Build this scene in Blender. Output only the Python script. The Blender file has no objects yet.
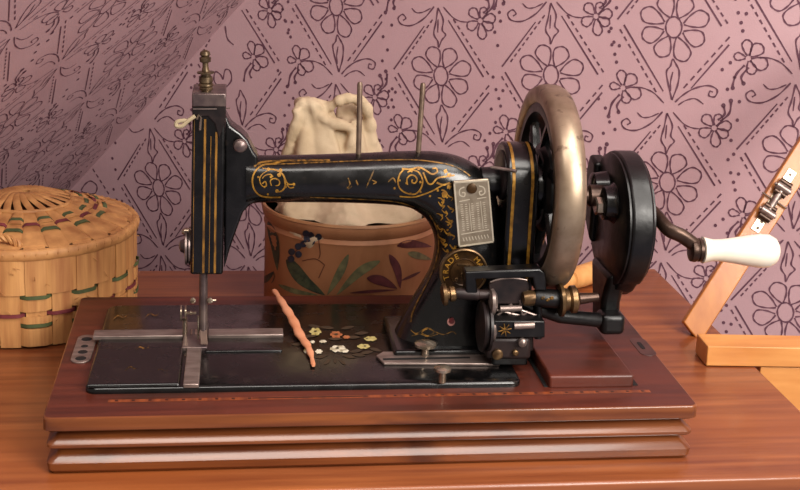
import bpy, bmesh, math, random
from mathutils import Vector, Matrix, noise
from mathutils.bvhtree import BVHTree
random.seed(7)
PI = math.pi
SC = bpy.context.scene
COL = SC.collection
V = Vector

# ------------------------------------------------------------------ camera
CF, CYP = 1233.46612, 151.177306           # focal length and principal row, in pixels of 800x490
PITCH, ROLL, YAW = 0.225831669, 0.0398379252, 0.136824686
CC = V((0.133246189, -0.817107347, 0.426597094))
FW = V((math.sin(YAW)*math.cos(PITCH), math.cos(YAW)*math.cos(PITCH), -math.sin(PITCH)))
_r0 = V((math.cos(YAW), -math.sin(YAW), 0)); _u0 = _r0.cross(FW)
RT = math.cos(ROLL)*_r0 + math.sin(ROLL)*_u0
UP = -math.sin(ROLL)*_r0 + math.cos(ROLL)*_u0
cd = bpy.data.cameras.new('camera'); cam = bpy.data.objects.new('camera', cd); COL.objects.link(cam)
cd.sensor_width = 36; cd.lens = CF/800*36; cd.shift_y = (CYP-245)/800*1.0
cd.clip_start = 0.02
_m = Matrix((RT, UP, -FW)).transposed().to_4x4(); _m.translation = CC
cam.matrix_world = _m
SC.camera = cam
cd.dof.use_dof = False

# ------------------------------------------------------------------ world, lights, exposure
SC.view_settings.view_transform = 'Standard'; SC.view_settings.look = 'None'
SC.view_settings.gamma = 1; SC.view_settings.use_curve_mapping = False
SC.view_settings.exposure = 0.0
w = bpy.data.worlds.new('room_light'); SC.world = w; w.use_nodes = True
w.node_tree.nodes['Background'].inputs[0].default_value = (1.0, 0.86, 0.76, 1)
w.node_tree.nodes['Background'].inputs[1].default_value = 0.30
def area(name, loc, target, size, sizey, energy, col):
    d = bpy.data.lights.new(name, 'AREA'); d.shape = 'RECTANGLE'; d.size = size; d.size_y = sizey
    d.energy = energy; d.color = col
    o = bpy.data.objects.new(name, d); COL.objects.link(o); o.location = loc
    o.rotation_euler = (V(target)-V(loc)).to_track_quat('-Z', 'Y').to_euler(); return o
area('window_light', (1.2, -1.3, 0.95), (0.45, 0.3, 0.1), 0.8, 0.8, 46, (1.0, 0.94, 0.87))
area('skylight', (0.30, -0.55, 1.5), (0.28, 0.05, 0.0), 1.7, 0.8, 46, (1.0, 0.94, 0.87))

# ------------------------------------------------------------------ picking points in space
def ray(x, y): return FW + RT*((x-400)/CF) - UP*((y-CYP)/CF)
def PZ(x, y, z=0.0):
    d = ray(x, y); return CC + d*((z-CC.z)/d.z)
def PY(x, y, Y):
    d = ray(x, y); return CC + d*((Y-CC.y)/d.y)

# ------------------------------------------------------------------ materials
def srgb(c):
    if isinstance(c, str): c = tuple(int(c[i:i+2], 16)/255 for i in (0, 2, 4))
    return tuple((x/12.92 if x <= .04045 else ((x+.055)/1.055)**2.4) for x in c)
MATS = {}
def mat(name, c1, c2=None, rough=.5, metal=0., scale=(20, 20, 20), detail=5, lo=.35, hi=.65, bump=0., coat=0., r2=None, spec=.5, bscale=None, c3=None, s3=None, t3=(.6, .7)):
    m = bpy.data.materials.new(name); m.use_nodes = True; nt = m.node_tree; N = nt.nodes; L = nt.links
    b = N['Principled BSDF']; b.inputs['Roughness'].default_value = rough; b.inputs['Metallic'].default_value = metal
    b.inputs['Coat Weight'].default_value = coat; b.inputs['Coat Roughness'].default_value = .12
    b.inputs['Specular IOR Level'].default_value = spec
    c1 = srgb(c1); c2 = srgb(c2) if c2 else c1
    tc = N.new('ShaderNodeTexCoord'); mp = N.new('ShaderNodeMapping'); mp.inputs['Scale'].default_value = scale
    L.new(tc.outputs['Object'], mp.inputs['Vector'])
    nz = N.new('ShaderNodeTexNoise'); nz.inputs['Scale'].default_value = 1; nz.inputs['Detail'].default_value = detail
    L.new(mp.outputs[0], nz.inputs['Vector'])
    rp = N.new('ShaderNodeValToRGB'); rp.color_ramp.elements[0].position = lo; rp.color_ramp.elements[1].position = hi
    rp.color_ramp.elements[0].color = (*c1, 1); rp.color_ramp.elements[1].color = (*c2, 1)
    L.new(nz.outputs[0], rp.inputs[0]); out = rp.outputs[0]
    if c3:
        mp3 = N.new('ShaderNodeMapping'); mp3.inputs['Scale'].default_value = s3; L.new(tc.outputs['Object'], mp3.inputs['Vector'])
        n3 = N.new('ShaderNodeTexNoise'); n3.inputs['Scale'].default_value = 1; n3.inputs['Detail'].default_value = 4
        L.new(mp3.outputs[0], n3.inputs['Vector'])
        r3 = N.new('ShaderNodeValToRGB'); r3.color_ramp.elements[0].position = t3[0]; r3.color_ramp.elements[1].position = t3[1]
        L.new(n3.outputs[0], r3.inputs[0])
        mx = N.new('ShaderNodeMix'); mx.data_type = 'RGBA'; L.new(r3.outputs[0], mx.inputs[0]); L.new(out, mx.inputs[6])
        mx.inputs[7].default_value = (*srgb(c3), 1); out = mx.outputs[2]
    L.new(out, b.inputs['Base Color'])
    if r2 is not None:
        mr = N.new('ShaderNodeMapRange'); mr.inputs[1].default_value = lo; mr.inputs[2].default_value = hi
        mr.inputs[3].default_value = rough; mr.inputs[4].default_value = r2
        L.new(nz.outputs[0], mr.inputs[0]); L.new(mr.outputs[0], b.inputs['Roughness'])
    if bump:
        bp = N.new('ShaderNodeBump'); bp.inputs['Strength'].default_value = bump; bp.inputs['Distance'].default_value = .001
        if bscale:
            n2 = N.new('ShaderNodeTexNoise'); n2.inputs['Scale'].default_value = bscale; n2.inputs['Detail'].default_value = 3
            L.new(tc.outputs['Object'], n2.inputs['Vector']); L.new(n2.outputs[0], bp.inputs['Height'])
        else: L.new(nz.outputs[0], bp.inputs['Height'])
        L.new(bp.outputs[0], b.inputs['Normal'])
    MATS[name] = m; return m
mat('wallpaper', 'bc989d', 'c3a0a5', rough=.7, scale=(9, 9, 9), bump=.15, bscale=700)
mat('ink', '5e3a49', '6c4856', rough=.7, scale=(60, 60, 60))
mat('table_wood', '66301a', '9c5b32', rough=.36, scale=(5, 90, 90), detail=8, lo=.3, hi=.72, bump=.08, coat=.25, c3='84451f', s3=(3, 14, 14), t3=(.45, .7))
mat('mahogany', '3c140b', '5c2616', rough=.40, scale=(6, 110, 110), detail=8, lo=.3, hi=.7, coat=.12, bump=.05, c3='2a130a', s3=(9, 20, 20), t3=(.5, .75), r2=.5)
mat('moulding_wood', '522610', '7c4420', rough=.28, scale=(7, 120, 120), detail=8, lo=.3, hi=.7, coat=.3, bump=.05, c3='3b1a10', s3=(14, 30, 30), t3=(.55, .75))
mat('keyhole_brown', '4b2b25', '38201c', rough=.4, scale=(90, 90, 90))
mat('inlay', '82401f', '602c18', rough=.4, scale=(160, 20, 20), lo=.4, hi=.6)
mat('inlay_dark', '2c100b', '3a1610', rough=.4)
mat('pine', 'c07c3e', 'd39452', rough=.42, scale=(14, 90, 90), detail=6, lo=.3, hi=.7, coat=.15, bump=.04)
mat('pine_dark', 'a05e28', 'bb7838', rough=.42, scale=(60, 60, 14), detail=6, lo=.3, hi=.7, coat=.15, bump=.04)
mat('japan', '060606', '0b0a0b', rough=.17, r2=.30, scale=(60, 60, 60), coat=.15, spec=.45, bump=.06, bscale=240, c3='1c1613', s3=(90, 90, 90), t3=(.62, .72))
mat('black_iron', '050505', '0d0b0c', rough=.28, r2=.42, scale=(80, 80, 80), bump=.1, bscale=300, spec=.38)
mat('worn_black', '120d0e', '2c1e1c', rough=.4, r2=.5, scale=(60, 60, 60), metal=.3)
mat('gold', 'a87a28', '7a5318', rough=.42, metal=.35, scale=(220, 220, 220), lo=.35, hi=.6)
mat('gold_stripe', '9a6c28', '5a3c18', rough=.45, metal=.3, scale=(260, 260, 60), lo=.4, hi=.62)
mat('gold_worn', '8a6226', '3a2910', rough=.45, metal=.35, scale=(300, 300, 300), lo=.4, hi=.6)
mat('steel', '9c8c84', '7a6a64', rough=.36, metal=.7, scale=(60, 200, 200))
mat('dark_steel', '7d6c66', '57494a', rough=.34, metal=.65, scale=(80, 80, 80))
mat('nickel', 'b4a594', '8c7a66', rough=.24, metal=.85, scale=(90, 90, 90))
mat('plate_metal', 'a89a86', '8e806c', rough=.34, metal=.75, scale=(120, 120, 120), bump=.15, bscale=400)
mat('plate_dark', '6e6251', '5c5142', rough=.45, metal=.6)
mat('plate_light', 'd6cab4', 'c4b69c', rough=.3, metal=.6)
mat('brass', '7f6444', '54402c', rough=.32, metal=.8, scale=(110, 110, 110))
mat('brass_old', '75624a', '4a3c2c', rough=.4, metal=.7, scale=(200, 200, 200))
mat('brass_dark', '4b3216', '2a1b0c', rough=.4, metal=.6, scale=(130, 130, 130))
mat('wheel_metal', 'ac9882', '806c58', rough=.33, metal=.75, scale=(45, 45, 45), lo=.3, hi=.7, c3='3c2117', s3=(70, 70, 70), t3=(.63, .74), bump=.1, r2=.45)
mat('pin_bronze', '85705e', '5e4c40', rough=.4, metal=.55, scale=(90, 90, 90))
mat('bronze', '4d3a30', '33241d', rough=.35, metal=.7, scale=(80, 80, 80))
mat('porcelain', 'eae2d0', 'e2d8c2', rough=.14, scale=(25, 25, 25), coat=.6)
mat('straw', 'a0663a', 'd09a5e', rough=.6, scale=(150, 150, 10), detail=6, lo=.3, hi=.7, bump=.4)
mat('straw_lid', 'a06a3c', 'd0995e', rough=.6, scale=(70, 70, 70), detail=6, lo=.3, hi=.7, bump=.3)
mat('straw_dark', '4e3018', '6b4526', rough=.7)
mat('straw_green', '3b4427', '56603a', rough=.6, scale=(60, 60, 60))
mat('straw_red', '5e2126', '7a3338', rough=.6, scale=(60, 60, 60))
mat('tin_brown', 'a06a46', 'b07a54', rough=.5, scale=(16, 16, 16), lo=.3, hi=.7, c3='8a5838', s3=(30, 30, 12), t3=(.5, .75), bump=.1, bscale=300)
mat('tin_edge', 'a97a50', '8c5c3a', rough=.45)
mat('leaf_green', '3e4430', '23291f', rough=.5, scale=(130, 130, 130), lo=.4, hi=.6)
mat('leaf_light', '6d6846', '4a4a32', rough=.5, scale=(130, 130, 130))
mat('berry', '2a3142', '1a1f2c', rough=.4, scale=(150, 150, 150))
mat('leaf_red', '5a2a2c', '40191d', rough=.5, scale=(130, 130, 130))
mat('stem_brown', '6b3a24', '4f2a1c', rough=.6)
mat('cloth', 'c9b496', 'b39c7d', rough=.85, scale=(25, 25, 25), bump=.25, bscale=900)
mat('cloth_edge', '8c7a56', 'a08c66', rough=.85, scale=(90, 90, 90))
mat('strip', 'c07a54', 'cf8f6c', rough=.55, scale=(60, 60, 60), bump=.2)
mat('dowel_wood', 'c58a4e', 'd9a365', rough=.45, scale=(60, 60, 20), coat=.1)
mat('rose_white', 'cfc6b0', '9e9278', rough=.5, scale=(250, 250, 250), lo=.45, hi=.6)
mat('rose_yellow', '9c8c4c', 'b8a970', rough=.5, scale=(250, 250, 250))
mat('rose_orange', '8b4a2a', 'a8663c', rough=.5, scale=(250, 250, 250))
mat('rose_leaf', '3a2a18', '2a2014', rough=.5, scale=(250, 250, 250))
mat('red_paint', '5a0c10', '4a080c', rough=.4)
mat('pale_pink', 'c98f86', 'b87a72', rough=.4)
mat('floor_blue', '5c5a68', '6c6a78', rough=.9, scale=(60, 60, 60), bump=.2)
mat('hole_and_shadow', '060404', rough=.7)  # black for holes, also for the painted shadow beside the storage lid
mat('thread_cream', 'b9a888', '8f7d60', rough=.6)

# ------------------------------------------------------------------ mesh helpers (world coordinates in, local out)
BASE = {}
TREES = {}
def setp(o, label=None, cat=None, group=None, kind=None):
    if label: o['label'] = label
    if cat: o['category'] = cat
    if group: o['group'] = group
    if kind: o['kind'] = kind
    return o
def thing(name, label, cat, loc, group=None):
    o = bpy.data.objects.new(name, None); COL.objects.link(o); o.location = loc; o.empty_display_size = .02
    BASE[o.name] = V(loc); return setp(o, label, cat, group)
def mesh(name, vs, fs, m, parent=None, smooth=35, origin=None, label=None, track=False, kind=None):
    vs = [V(v) for v in vs]
    b = BASE[parent.name] if parent else (V(origin) if origin else V((0, 0, 0)))
    me = bpy.data.meshes.new(name); me.from_pydata([tuple(v-b) for v in vs], [], [tuple(f) for f in fs])
    bm = bmesh.new(); bm.from_mesh(me); bmesh.ops.recalc_face_normals(bm, faces=bm.faces); bm.to_mesh(me); bm.free()
    me.materials.append(MATS[m])
    if smooth:
        me.polygons.foreach_set('use_smooth', [True]*len(me.polygons))
        me.set_sharp_from_angle(angle=math.radians(smooth))
    o = bpy.data.objects.new(name, me); COL.objects.link(o)
    if parent: o.parent = parent
    else: o.location = b
    BASE[o.name] = b
    if track: TREES[o.name] = BVHTree.FromPolygons(vs, [tuple(f) for f in fs]); o['_'] = 1; del o['_']
    return setp(o, label=label, kind=kind)
def bev(o, wdt, seg=2, ang=35):
    b = o.modifiers.new('bevel', 'BEVEL'); b.width = wdt; b.segments = seg; b.limit_method = 'ANGLE'; b.angle_limit = math.radians(ang)
    b.harden_normals = False; return o
class G:
    """collects geometry"""
    def __init__(s): s.v = []; s.f = []
    def add(s, vs, fs):
        n = len(s.v); s.v += [V(v) for v in vs]; s.f += [tuple(i+n for i in f) for f in fs]; return s
    def box(s, c, d, rot=None):
        x, y, z = d[0]/2, d[1]/2, d[2]/2
        P = [V((a*x, b*y, e*z)) for e in (-1, 1) for a, b in ((-1, -1), (1, -1), (1, 1), (-1, 1))]
        if rot: P = [rot @ p for p in P]
        return s.add([p+V(c) for p in P], [(3, 2, 1, 0), (4, 5, 6, 7), (0, 1, 5, 4), (1, 2, 6, 5), (2, 3, 7, 6), (3, 0, 4, 7)])
    def hexa(s, P): return s.add(P, [(3, 2, 1, 0), (4, 5, 6, 7), (0, 1, 5, 4), (1, 2, 6, 5), (2, 3, 7, 6), (3, 0, 4, 7)])
    def prism(s, pts, vec):
        n = len(pts); vec = V(vec); P = [V(p) for p in pts]+[V(p)+vec for p in pts]
        return s.add(P, [tuple(range(n-1, -1, -1)), tuple(range(n, 2*n))]+[(i, (i+1) % n, n+(i+1) % n, n+i) for i in range(n)])
    def rings(s, R, cap=True, closed=False):
        n = len(R[0]); P = [p for r in R for p in r]; F = []
        m = len(R)
        for i in range(m if closed else m-1):
            a = i*n; b = ((i+1) % m)*n
            for j in range(n): F.append((a+j, a+(j+1) % n, b+(j+1) % n, b+j))
        if cap and not closed: F += [tuple(range(n-1, -1, -1)), tuple((m-1)*n+j for j in range(n))]
        return s.add(P, F)
    def tube(s, pts, r, n=12, flat=1.0, upv=None, closed=False):
        pts = [V(p) for p in pts]; m = len(pts); rs = r if isinstance(r, (list, tuple)) else [r]*m
        R = []; pu = None
        for i, p in enumerate(pts):
            if closed: t = (pts[(i+1) % m]-pts[i-1]).normalized()
            else: t = (pts[min(i+1, m-1)]-pts[max(i-1, 0)]).normalized()
            if pu is None:
                u = V(upv) if upv else (V((0, 0, 1)) if abs(t.z) < .9 else V((0, 1, 0)))
            else: u = pu
            u = (u-t*u.dot(t)).normalized(); pu = u; q = t.cross(u)
            R.append([p+(u*math.cos(2*PI*k/n)*flat+q*math.sin(2*PI*k/n))*rs[i] for k in range(n)])
        return s.rings(R, closed=closed)
    def lathe(s, c, axis, prof, n=32, upv=None):
        """prof = [(distance along axis, radius)...]"""
        a = V(axis).normalized(); u = V(upv) if upv else (V((0, 0, 1)) if abs(a.z) < .9 else V((1, 0, 0)))
        u = (u-a*u.dot(a)).normalized(); q = a.cross(u); c = V(c)
        return s.rings([[c+a*t+(u*math.cos(2*PI*k/n)+q*math.sin(2*PI*k/n))*max(rr, 1e-5) for k in range(n)] for t, rr in prof], cap=tuple(prof[0]) != tuple(prof[-1]))
    def make(s, name, m, parent=None, **k): return mesh(name, s.v, s.f, m, parent, **k)
def catmull(P, k=8, closed=False):
    P = [V(p) if len(p) == 3 else V((p[0], p[1], 0)) for p in P]; n = len(P); out = []
    for i in range(n if closed else n-1):
        if closed: a, b, c, d = P[i-1], P[i], P[(i+1) % n], P[(i+2) % n]
        else: a, b, c, d = P[max(i-1, 0)], P[i], P[i+1], P[min(i+2, n-1)]
        for j in range(k):
            t = j/k; out.append(.5*((2*b)+(c-a)*t+(2*a-5*b+4*c-d)*t*t+(3*b-a-3*c+d)*t**3))
    if not closed: out.append(P[-1])
    return out

# ------------------------------------------------------------------ room: back wall, sloping ceiling, floor
WS = 0.93
WO = CC+(V((0.38680581, 0.72, 0.25642168))-CC)*WS
WX = V((0.87326773, -0.48508361, 0.04579696)); WZ = V((-0.06345768, -0.020038, 0.99778334))
WN = WX.cross(WZ).normalized()               # into the wall (away from the camera)
if WN.y < 0: WN = -WN
def on_wall(x, y):
    d = ray(x, y); return CC+d*((WO-CC).dot(WN)/d.dot(WN))
def wuv(p): q = p-WO; return q.dot(WX), q.dot(WZ)
CS, CP = 0.1459*WS, 0.1914*WS                # cell of the wallpaper
UN = CP/506.0
J0, J1 = wuv(on_wall(75, 185)), wuv(on_wall(245, 0))
ja = V((J1[0]-J0[0], J1[1]-J0[1])).normalized()
def left_of(u, v): return (u-J0[0])*(-ja.y)+(v-J0[1])*ja.x      # >0 : beyond the junction, behind the slope
WU0, WU1, WV0, WV1 = -0.95, 1.05, -0.62, 0.85
def wp(u, v, off=0.0): return WO+WX*u+WZ*v-WN*off
def cp(u, v, off=0.0):                      # point on the slope: u along the depth, v along the incline
    jd = WX*ja.x+WZ*ja.y; nn = jd.cross(WN).normalized()
    if nn.dot(CC-WO) < 0: nn = -nn
    return WO+WX*J0[0]+WZ*J0[1]+jd*v-WN*u+nn*off
# wall polygon: right of the junction
vb = (WV0-J0[1])/ja.y; vt = (WV1-J0[1])/ja.y
poly = [(J0[0]+ja.x*vb, WV0), (WU1, WV0), (WU1, WV1), (J0[0]+ja.x*vt, WV1)]
wall = G().prism([wp(u, v) for u, v in poly], WN*.05).make('wall_back', 'wallpaper', smooth=0); setp(wall, kind='structure')
ceil = G().prism([cp(0.0, vb), cp(0.0, vt), cp(.80, vt), cp(.80, vb)], cp(0, 0, -.05)-cp(0, 0)).make('ceiling', 'wallpaper', smooth=0); setp(ceil, kind='structure')
FZ = WO.z+WV0+.05
G().box((.4, -.2, FZ-.02), (4, 4, .04)).make('floor', 'floor_blue', smooth=0)['kind'] = 'structure'

# wallpaper drawing: strokes in cell units, node of the diamond lattice at (0,0)
def strokes():
    S = []; D = []
    F = (6, 253)
    def curve(P, wd=6, closed=False): S.append((catmull(P, 5, closed), wd, closed))
    def line(a, b, wd=5.5): S.append(([V((*a, 0)), V((*((V(a)+V(b))/2), 0)), V((*b, 0))], wd, False))
    def dash(a, b, n=7):
        a = V(a); b = V(b)
        for i in range(n):
            p = a+(b-a)*(i/n); q = a+(b-a)*((i+.58)/n); S.append(([V((*p, 0)), V((*q, 0))], 6, False))
    def petal(c, ang, r0, r1, hw, wd=6):
        a = math.radians(ang); d = V((math.cos(a), math.sin(a))); q = V((-d.y, d.x)); c = V(c)
        pts = [c+d*r0+q*2, c+d*(r0+(r1-r0)*.35)+q*hw*.72, c+d*(r0+(r1-r0)*.75)+q*hw, c+d*r1+q*hw*.35, c+d*r1-q*hw*.35, c+d*(r0+(r1-r0)*.75)-q*hw, c+d*(r0+(r1-r0)*.35)-q*hw*.72, c+d*r0-q*2]
        curve([tuple(p) for p in pts], wd)
    curve([(F[0]+27*math.cos(t*PI/4)*.92, F[1]+33*math.sin(t*PI/4)) for t in range(8)], 6, True)
    for k in range(8): petal(F, 20+45*k, 32, 104+6*math.cos(k*2.1), 26)
    for sgn in (1,):
        curve([(8, 22), (-2, 60), (-12, 110), (0, 130), (6, 152), (18, 135), (28, 112), (24, 70), (8, 22)], 6); curve([(3, 50), (2, 80), (8, 112)], 5)
        curve([(-6, -22), (-14, -70), (-22, -110), (-8, -135), (-6, -155), (6, -130), (20, -112), (8, -95), (12, -60), (-6, -22)], 6); curve([(-6, -60), (-8, -105)], 5)
    dash((43, 62), (185, 240)); line((66, 62), (176, 205)); line((-20, 48), (-150, 255)); dash((-42, 44), (-168, 250), 9)
    line((-56, -85), (-170, -238)); dash((-26, -62), (-146, -228), 9); line((30, -62), (152, -248)); dash((48, -58), (176, -248), 9)
    curve([(18, 15), (40, 38), (75, 62), (118, 74), (146, 62), (140, 40), (122, 42), (124, 56), (133, 54)]); curve([(28, 6), (50, 22), (80, 30), (106, 14)], 5)
    curve([(-20, -18), (-55, -58), (-100, -84), (-138, -82), (-150, -62), (-134, -48), (-122, -60), (-132, -68)]); curve([(-32, -24), (-60, -38), (-84, -40), (-100, -26)], 5)
    curve([(-17, 10), (-48, 40), (-80, 54), (-114, 57)], 5); curve([(13, -18), (46, -52), (72, -64), (98, -66)], 5)
    c = (-148, 52)
    for a, l, h in ((98, 56, 15), (48, 56, 19), (-22, 60, 20), (-72, 50, 15), (172, 42, 12)): petal(c, a, 8, l, h)
    curve([(-158, 30), (-182, 0), (-192, -40)], 8); curve([(-146, 24), (-166, -6), (-160, -26)], 8)
    D += [((-192, -44), 6.5), ((-160, -28), 6.5)]
    c = (142, -60)
    for a, l, h in ((132, 50, 16), (70, 46, 13), (14, 52, 16), (-30, 48, 15), (-82, 60, 15), (-150, 50, 16)): petal(c, a, 8, l, h)
    curve([(160, -38), (186, -10), (190, 26)], 8); curve([(152, -34), (172, -14), (168, 12)], 8)
    D += [((190, 30), 7), ((168, 14), 7)]
    for x, y in ((-196, 232), (-186, 190), (-162, 188), (-176, 160), (-170, 135), (-226, 12), (-170, -86), (183, 150), (198, 105), (178, 66), (212, -30), (196, -96), (206, -140)): D.append(((x, y), 5.5))
    base = len(S)
    c = (68, 277)
    for a, l, h in ((98, 56, 15), (48, 56, 19), (-22, 60, 20), (-72, 50, 15), (172, 42, 12)): petal(c, a, 8, l, h)
    curve([(58, 255), (34, 225), (24, 185)], 8); curve([(70, 249), (50, 219), (56, 199)], 8)
    curve([(-63, 150), (-98, 178), (-92, 215), (-70, 205), (-62, 190), (-50, 225), (-30, 220), (-28, 185), (-63, 150)])
    curve([(-60, 380), (-52, 320), (-30, 300), (10, 310)]); curve([(-40, 385), (-34, 340), (-10, 318)])
    X = S[base:]; del S[base:]
    return S, D, X
ST, DT, XT = strokes()
def wallpaper(fn, cols, phase, u0, keep, name, parent, sx=1.0, sy=1.0, lw=1.0, swap=False):
    g = G()
    for k, jr in cols:
        for j in jr:
            ou = u0+k*CS*sx; ov = phase(k)+j*CP*sy
            rnd = random.Random(k*31+j)
            jx, jy = rnd.uniform(-5, 5), rnd.uniform(-5, 5)
            STk = ST
            if swap and (k, j) == (1, 0): STk = [q_ for q_ in ST if not (sum(p.y for p in q_[0])/len(q_[0]) > 150 and abs(sum(p.x for p in q_[0])/len(q_[0])) < 112)]+XT
            for pts, wd, closed in STk:
                P = [(ou+(p.x+jx)*UN*sx, ov+(p.y+jy)*UN*sy) for p in pts]
                if not all(keep(*p) for p in P): continue
                n = len(P); vs = []
                for i, p in enumerate(P):
                    if closed: a, b = P[i-1], P[(i+1) % n]
                    else: a, b = P[max(i-1, 0)], P[min(i+1, n-1)]
                    tx, ty = b[0]-a[0], b[1]-a[1]; l = math.hypot(tx, ty) or 1
                    h = wd*lw*UN*.5*(.82+.22*math.sin(i*1.3+wd))
                    vs += [fn(p[0]-ty/l*h, p[1]+tx/l*h, .0004), fn(p[0]+ty/l*h, p[1]-tx/l*h, .0004)]
                g.add(vs, [(2*i, 2*i+1, (2*i+3) % (2*n), (2*i+2) % (2*n)) for i in range(n if closed else n-1)])
            for (x, y), r in DT:
                cx, cy = ou+x*UN*sx, ov+y*UN*sy
                if not keep(cx, cy): continue
                g.add([fn(cx+math.cos(t*PI/4)*r*UN, cy+math.sin(t*PI/4)*r*UN*1.1, .0004) for t in range(8)], [tuple(range(8))])
    return g.make(name, 'ink', parent, smooth=0, kind='stuff')
PH = [x*WS for x in (-0.2758, -0.1788, -0.001, 0.0081, 0.0184, -0.014, -0.0662)]
OFFJ = {0: -.5, 1: 0, 2: -.5, 3: 0, 4: 0, 5: -.5, 6: 0}   # which lattice step the fitted phase sits on
def phase(k):
    if 0 <= k <= 6: return PH[k]+OFFJ[k]*CP
    return PH[k % 7]+.3*CP
keepw = lambda u, v: left_of(u, v) < -.001 and WU0 < u < WU1-.01 and WV0+.01 < v < WV1-.01
wallpaper(wp, [(k, range(-6, 7)) for k in range(-2, 11)], phase, -3*CS, keepw, 'printed_pattern', wall, swap=True)
keepc = lambda u, v: 0.002 < u < .79 and vb+.01 < v < vt-.01
wallpaper(cp, [(k, range(-5, 9)) for k in range(0, 9)], lambda k: (.08 if k % 2 else 0)+.004, .08, keepc, 'printed_pattern', ceil, lw=.72)

# ------------------------------------------------------------------ table
TT = thing('table', 'reddish-brown polished wooden table under the sewing machine', 'table', (.18, .21, FZ))
TX0, TX1, TY0, TY1 = -.26, .602, -.030, .452
pr = [(0, -.001), (.0015, -.0002), (.003, 0)]
top = G().box(((TX0+TX1)/2, (TY0+TY1)/2, -.0125), (TX1-TX0, TY1-TY0, .025)).make('tabletop', 'table_wood', TT, smooth=40); bev(top, .0025, 3)
G().box(((TX0+TX1)/2, (TY0+TY1)/2, -.065), (TX1-TX0-.05, TY1-TY0-.05, .08)).make('apron', 'table_wood', TT)
for x in (TX0+.045, TX1-.045):
    for y in (TY0+.045, TY1-.045):
        bev(G().hexa([(x-.015, y-.015, FZ), (x+.015, y-.015, FZ), (x+.015, y+.015, FZ), (x-.015, y+.015, FZ), (x-.022, y-.022, -.105), (x+.022, y-.022, -.105), (x+.022, y+.022, -.105), (x-.022, y+.022, -.105)]).make('leg', 'table_wood', TT), .003)

# ------------------------------------------------------------------ sewing machine
H = .044
SM = thing('sewing_machine', 'black hand-cranked antique sewing machine with gold scrolls on a moulded wooden base', 'sewing machine', (.24, .125, 0))
FL, FR, BL, BR = V((.0021, 0, H)), V((.4785, 0, H)), V((-.001, .2478, H)), V((.4815, .2478, H))
# moulded base: stacked profile swept round the rectangle
prof = [(.004, .0005), (.002, .003), (.0015, .0085), (.003, .0105), (.0105, .0170), (.0100, .0185), (.003, .0193), (.0018, .0205), (.0018, .0225), (.003, .0242), (.0105, .0305), (.0100, .0325), (.0015, .0332), (0, .0345), (.0, .0428), (.0004, .0436), (.0012, .0441), (.006, .0442)]
R = []
for ins, z in prof:
    ring = []
    for (cx, cy), (sx, sy) in (((FL.x, FL.y), (1, 1)), ((FR.x, FR.y), (-1, 1)), ((BR.x, BR.y), (-1, -1)), ((BL.x, BL.y), (1, -1))):
        q = .005
        a0 = {(1, 1): PI, (-1, 1): 1.5*PI, (-1, -1): 0, (1, -1): .5*PI}[(sx, sy)]
        for t in range(4):
            a = a0+t/3*PI/2
            ring.append(V((cx+sx*(ins+q)+math.cos(a)*q, cy+sy*(ins+q)+math.sin(a)*q, z)))
    R.append(ring)
wb = G().rings(R[:-1]).make('wooden_base', 'moulding_wood', SM, smooth=28)
wt = G().rings([[p-V((0, 0, .0006)) for p in R[-2]], R[-2], R[-1]]).make('base_top_board', 'mahogany', wb, smooth=28)
# inlay line
g = G(); g2 = G()
a = PZ(108, 401, H+.0004); b = PZ(650, 391, H+.0004)
g.hexa([a+V((0, -.002, -.0003)), b+V((0, -.002, -.0003)), b+V((0, .002, -.0003)), a+V((0, .002, -.0003)), a+V((0, -.002, .0001)), b+V((0, -.002, .0001)), b+V((0, .002, .0001)), a+V((0, .002, .0001))])
g.make('inlay_line', 'inlay', wb, smooth=0)
for i in range(34):
    if 9 <= i <= 16: continue
    p = a+(b-a)*((i+.5)/34); g2.box(p+V((0, 0, .0001)), (.0022, .0022, .0004))
p = a+(b-a)*.36; g2.box(p+V((0, 0, .0001)), (.085, .0016, .0004))
g2.make('inlay_dashes', 'inlay_dark', wb, smooth=0, kind='stuff')
# left latch plate
def rounded(cx, cy, L_, Wd, z, n=8):
    P = []
    for s, a0 in ((1, 0), (-1, PI)):
        for t in range(n+1):
            a = a0+t/n*PI; P.append(V((cx+math.cos(a)*Wd/2, cy+s*(L_/2-Wd/2)+math.sin(a)*Wd/2, z)))
    return P
lc = PZ(84, 348.5, H+.001)
lp = bev(G().prism(rounded(lc.x, lc.y, .058, .0155, H), (0, 0, .0014)).make('latch_plate', 'steel', wb), .0004)
g = G()
for dy, sx, sy in ((.019, .0045, .0035), (.004, .003, .0045), (-.008, .004, .0025), (-.021, .0045, .003)):
    g.lathe((lc.x, lc.y+dy, H+.0013), (0, 0, 1), [(0, sx), (.0003, sx*.9)], 12)
g.make('screw_hole', 'hole_and_shadow', wb)
# right slot plate
rc = PZ(643, 346, H+.001)
bev(G().prism(rounded(rc.x, rc.y, .040, .014, H), (0, 0, .0006)).make('keyhole_plate', 'keyhole_brown', wb), .0003)
G().prism(rounded(rc.x-.001, rc.y+.002, .015, .0035, H+.0005), (0, 0, .0003)).make('keyhole', 'hole_and_shadow', wb)
# storage lid
sl = bev(G().box((.4060, .110, H+.0045), (.0665, .148, .0105)).make('storage_lid', 'mahogany', wb), .0018, 3)
G().box((.4415, .112, H+.0004), (.004, .148, .0008)).make('lid_shadow', 'hole_and_shadow', wb, smooth=0)  # black strip: shadow along the lid's right edge, put into colour
G().box((.3708, .112, H+.0004), (.003, .148, .0008)).make('lid_shadow', 'hole_and_shadow', wb, smooth=0)  # matching painted shadow strip on the left edge
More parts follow.
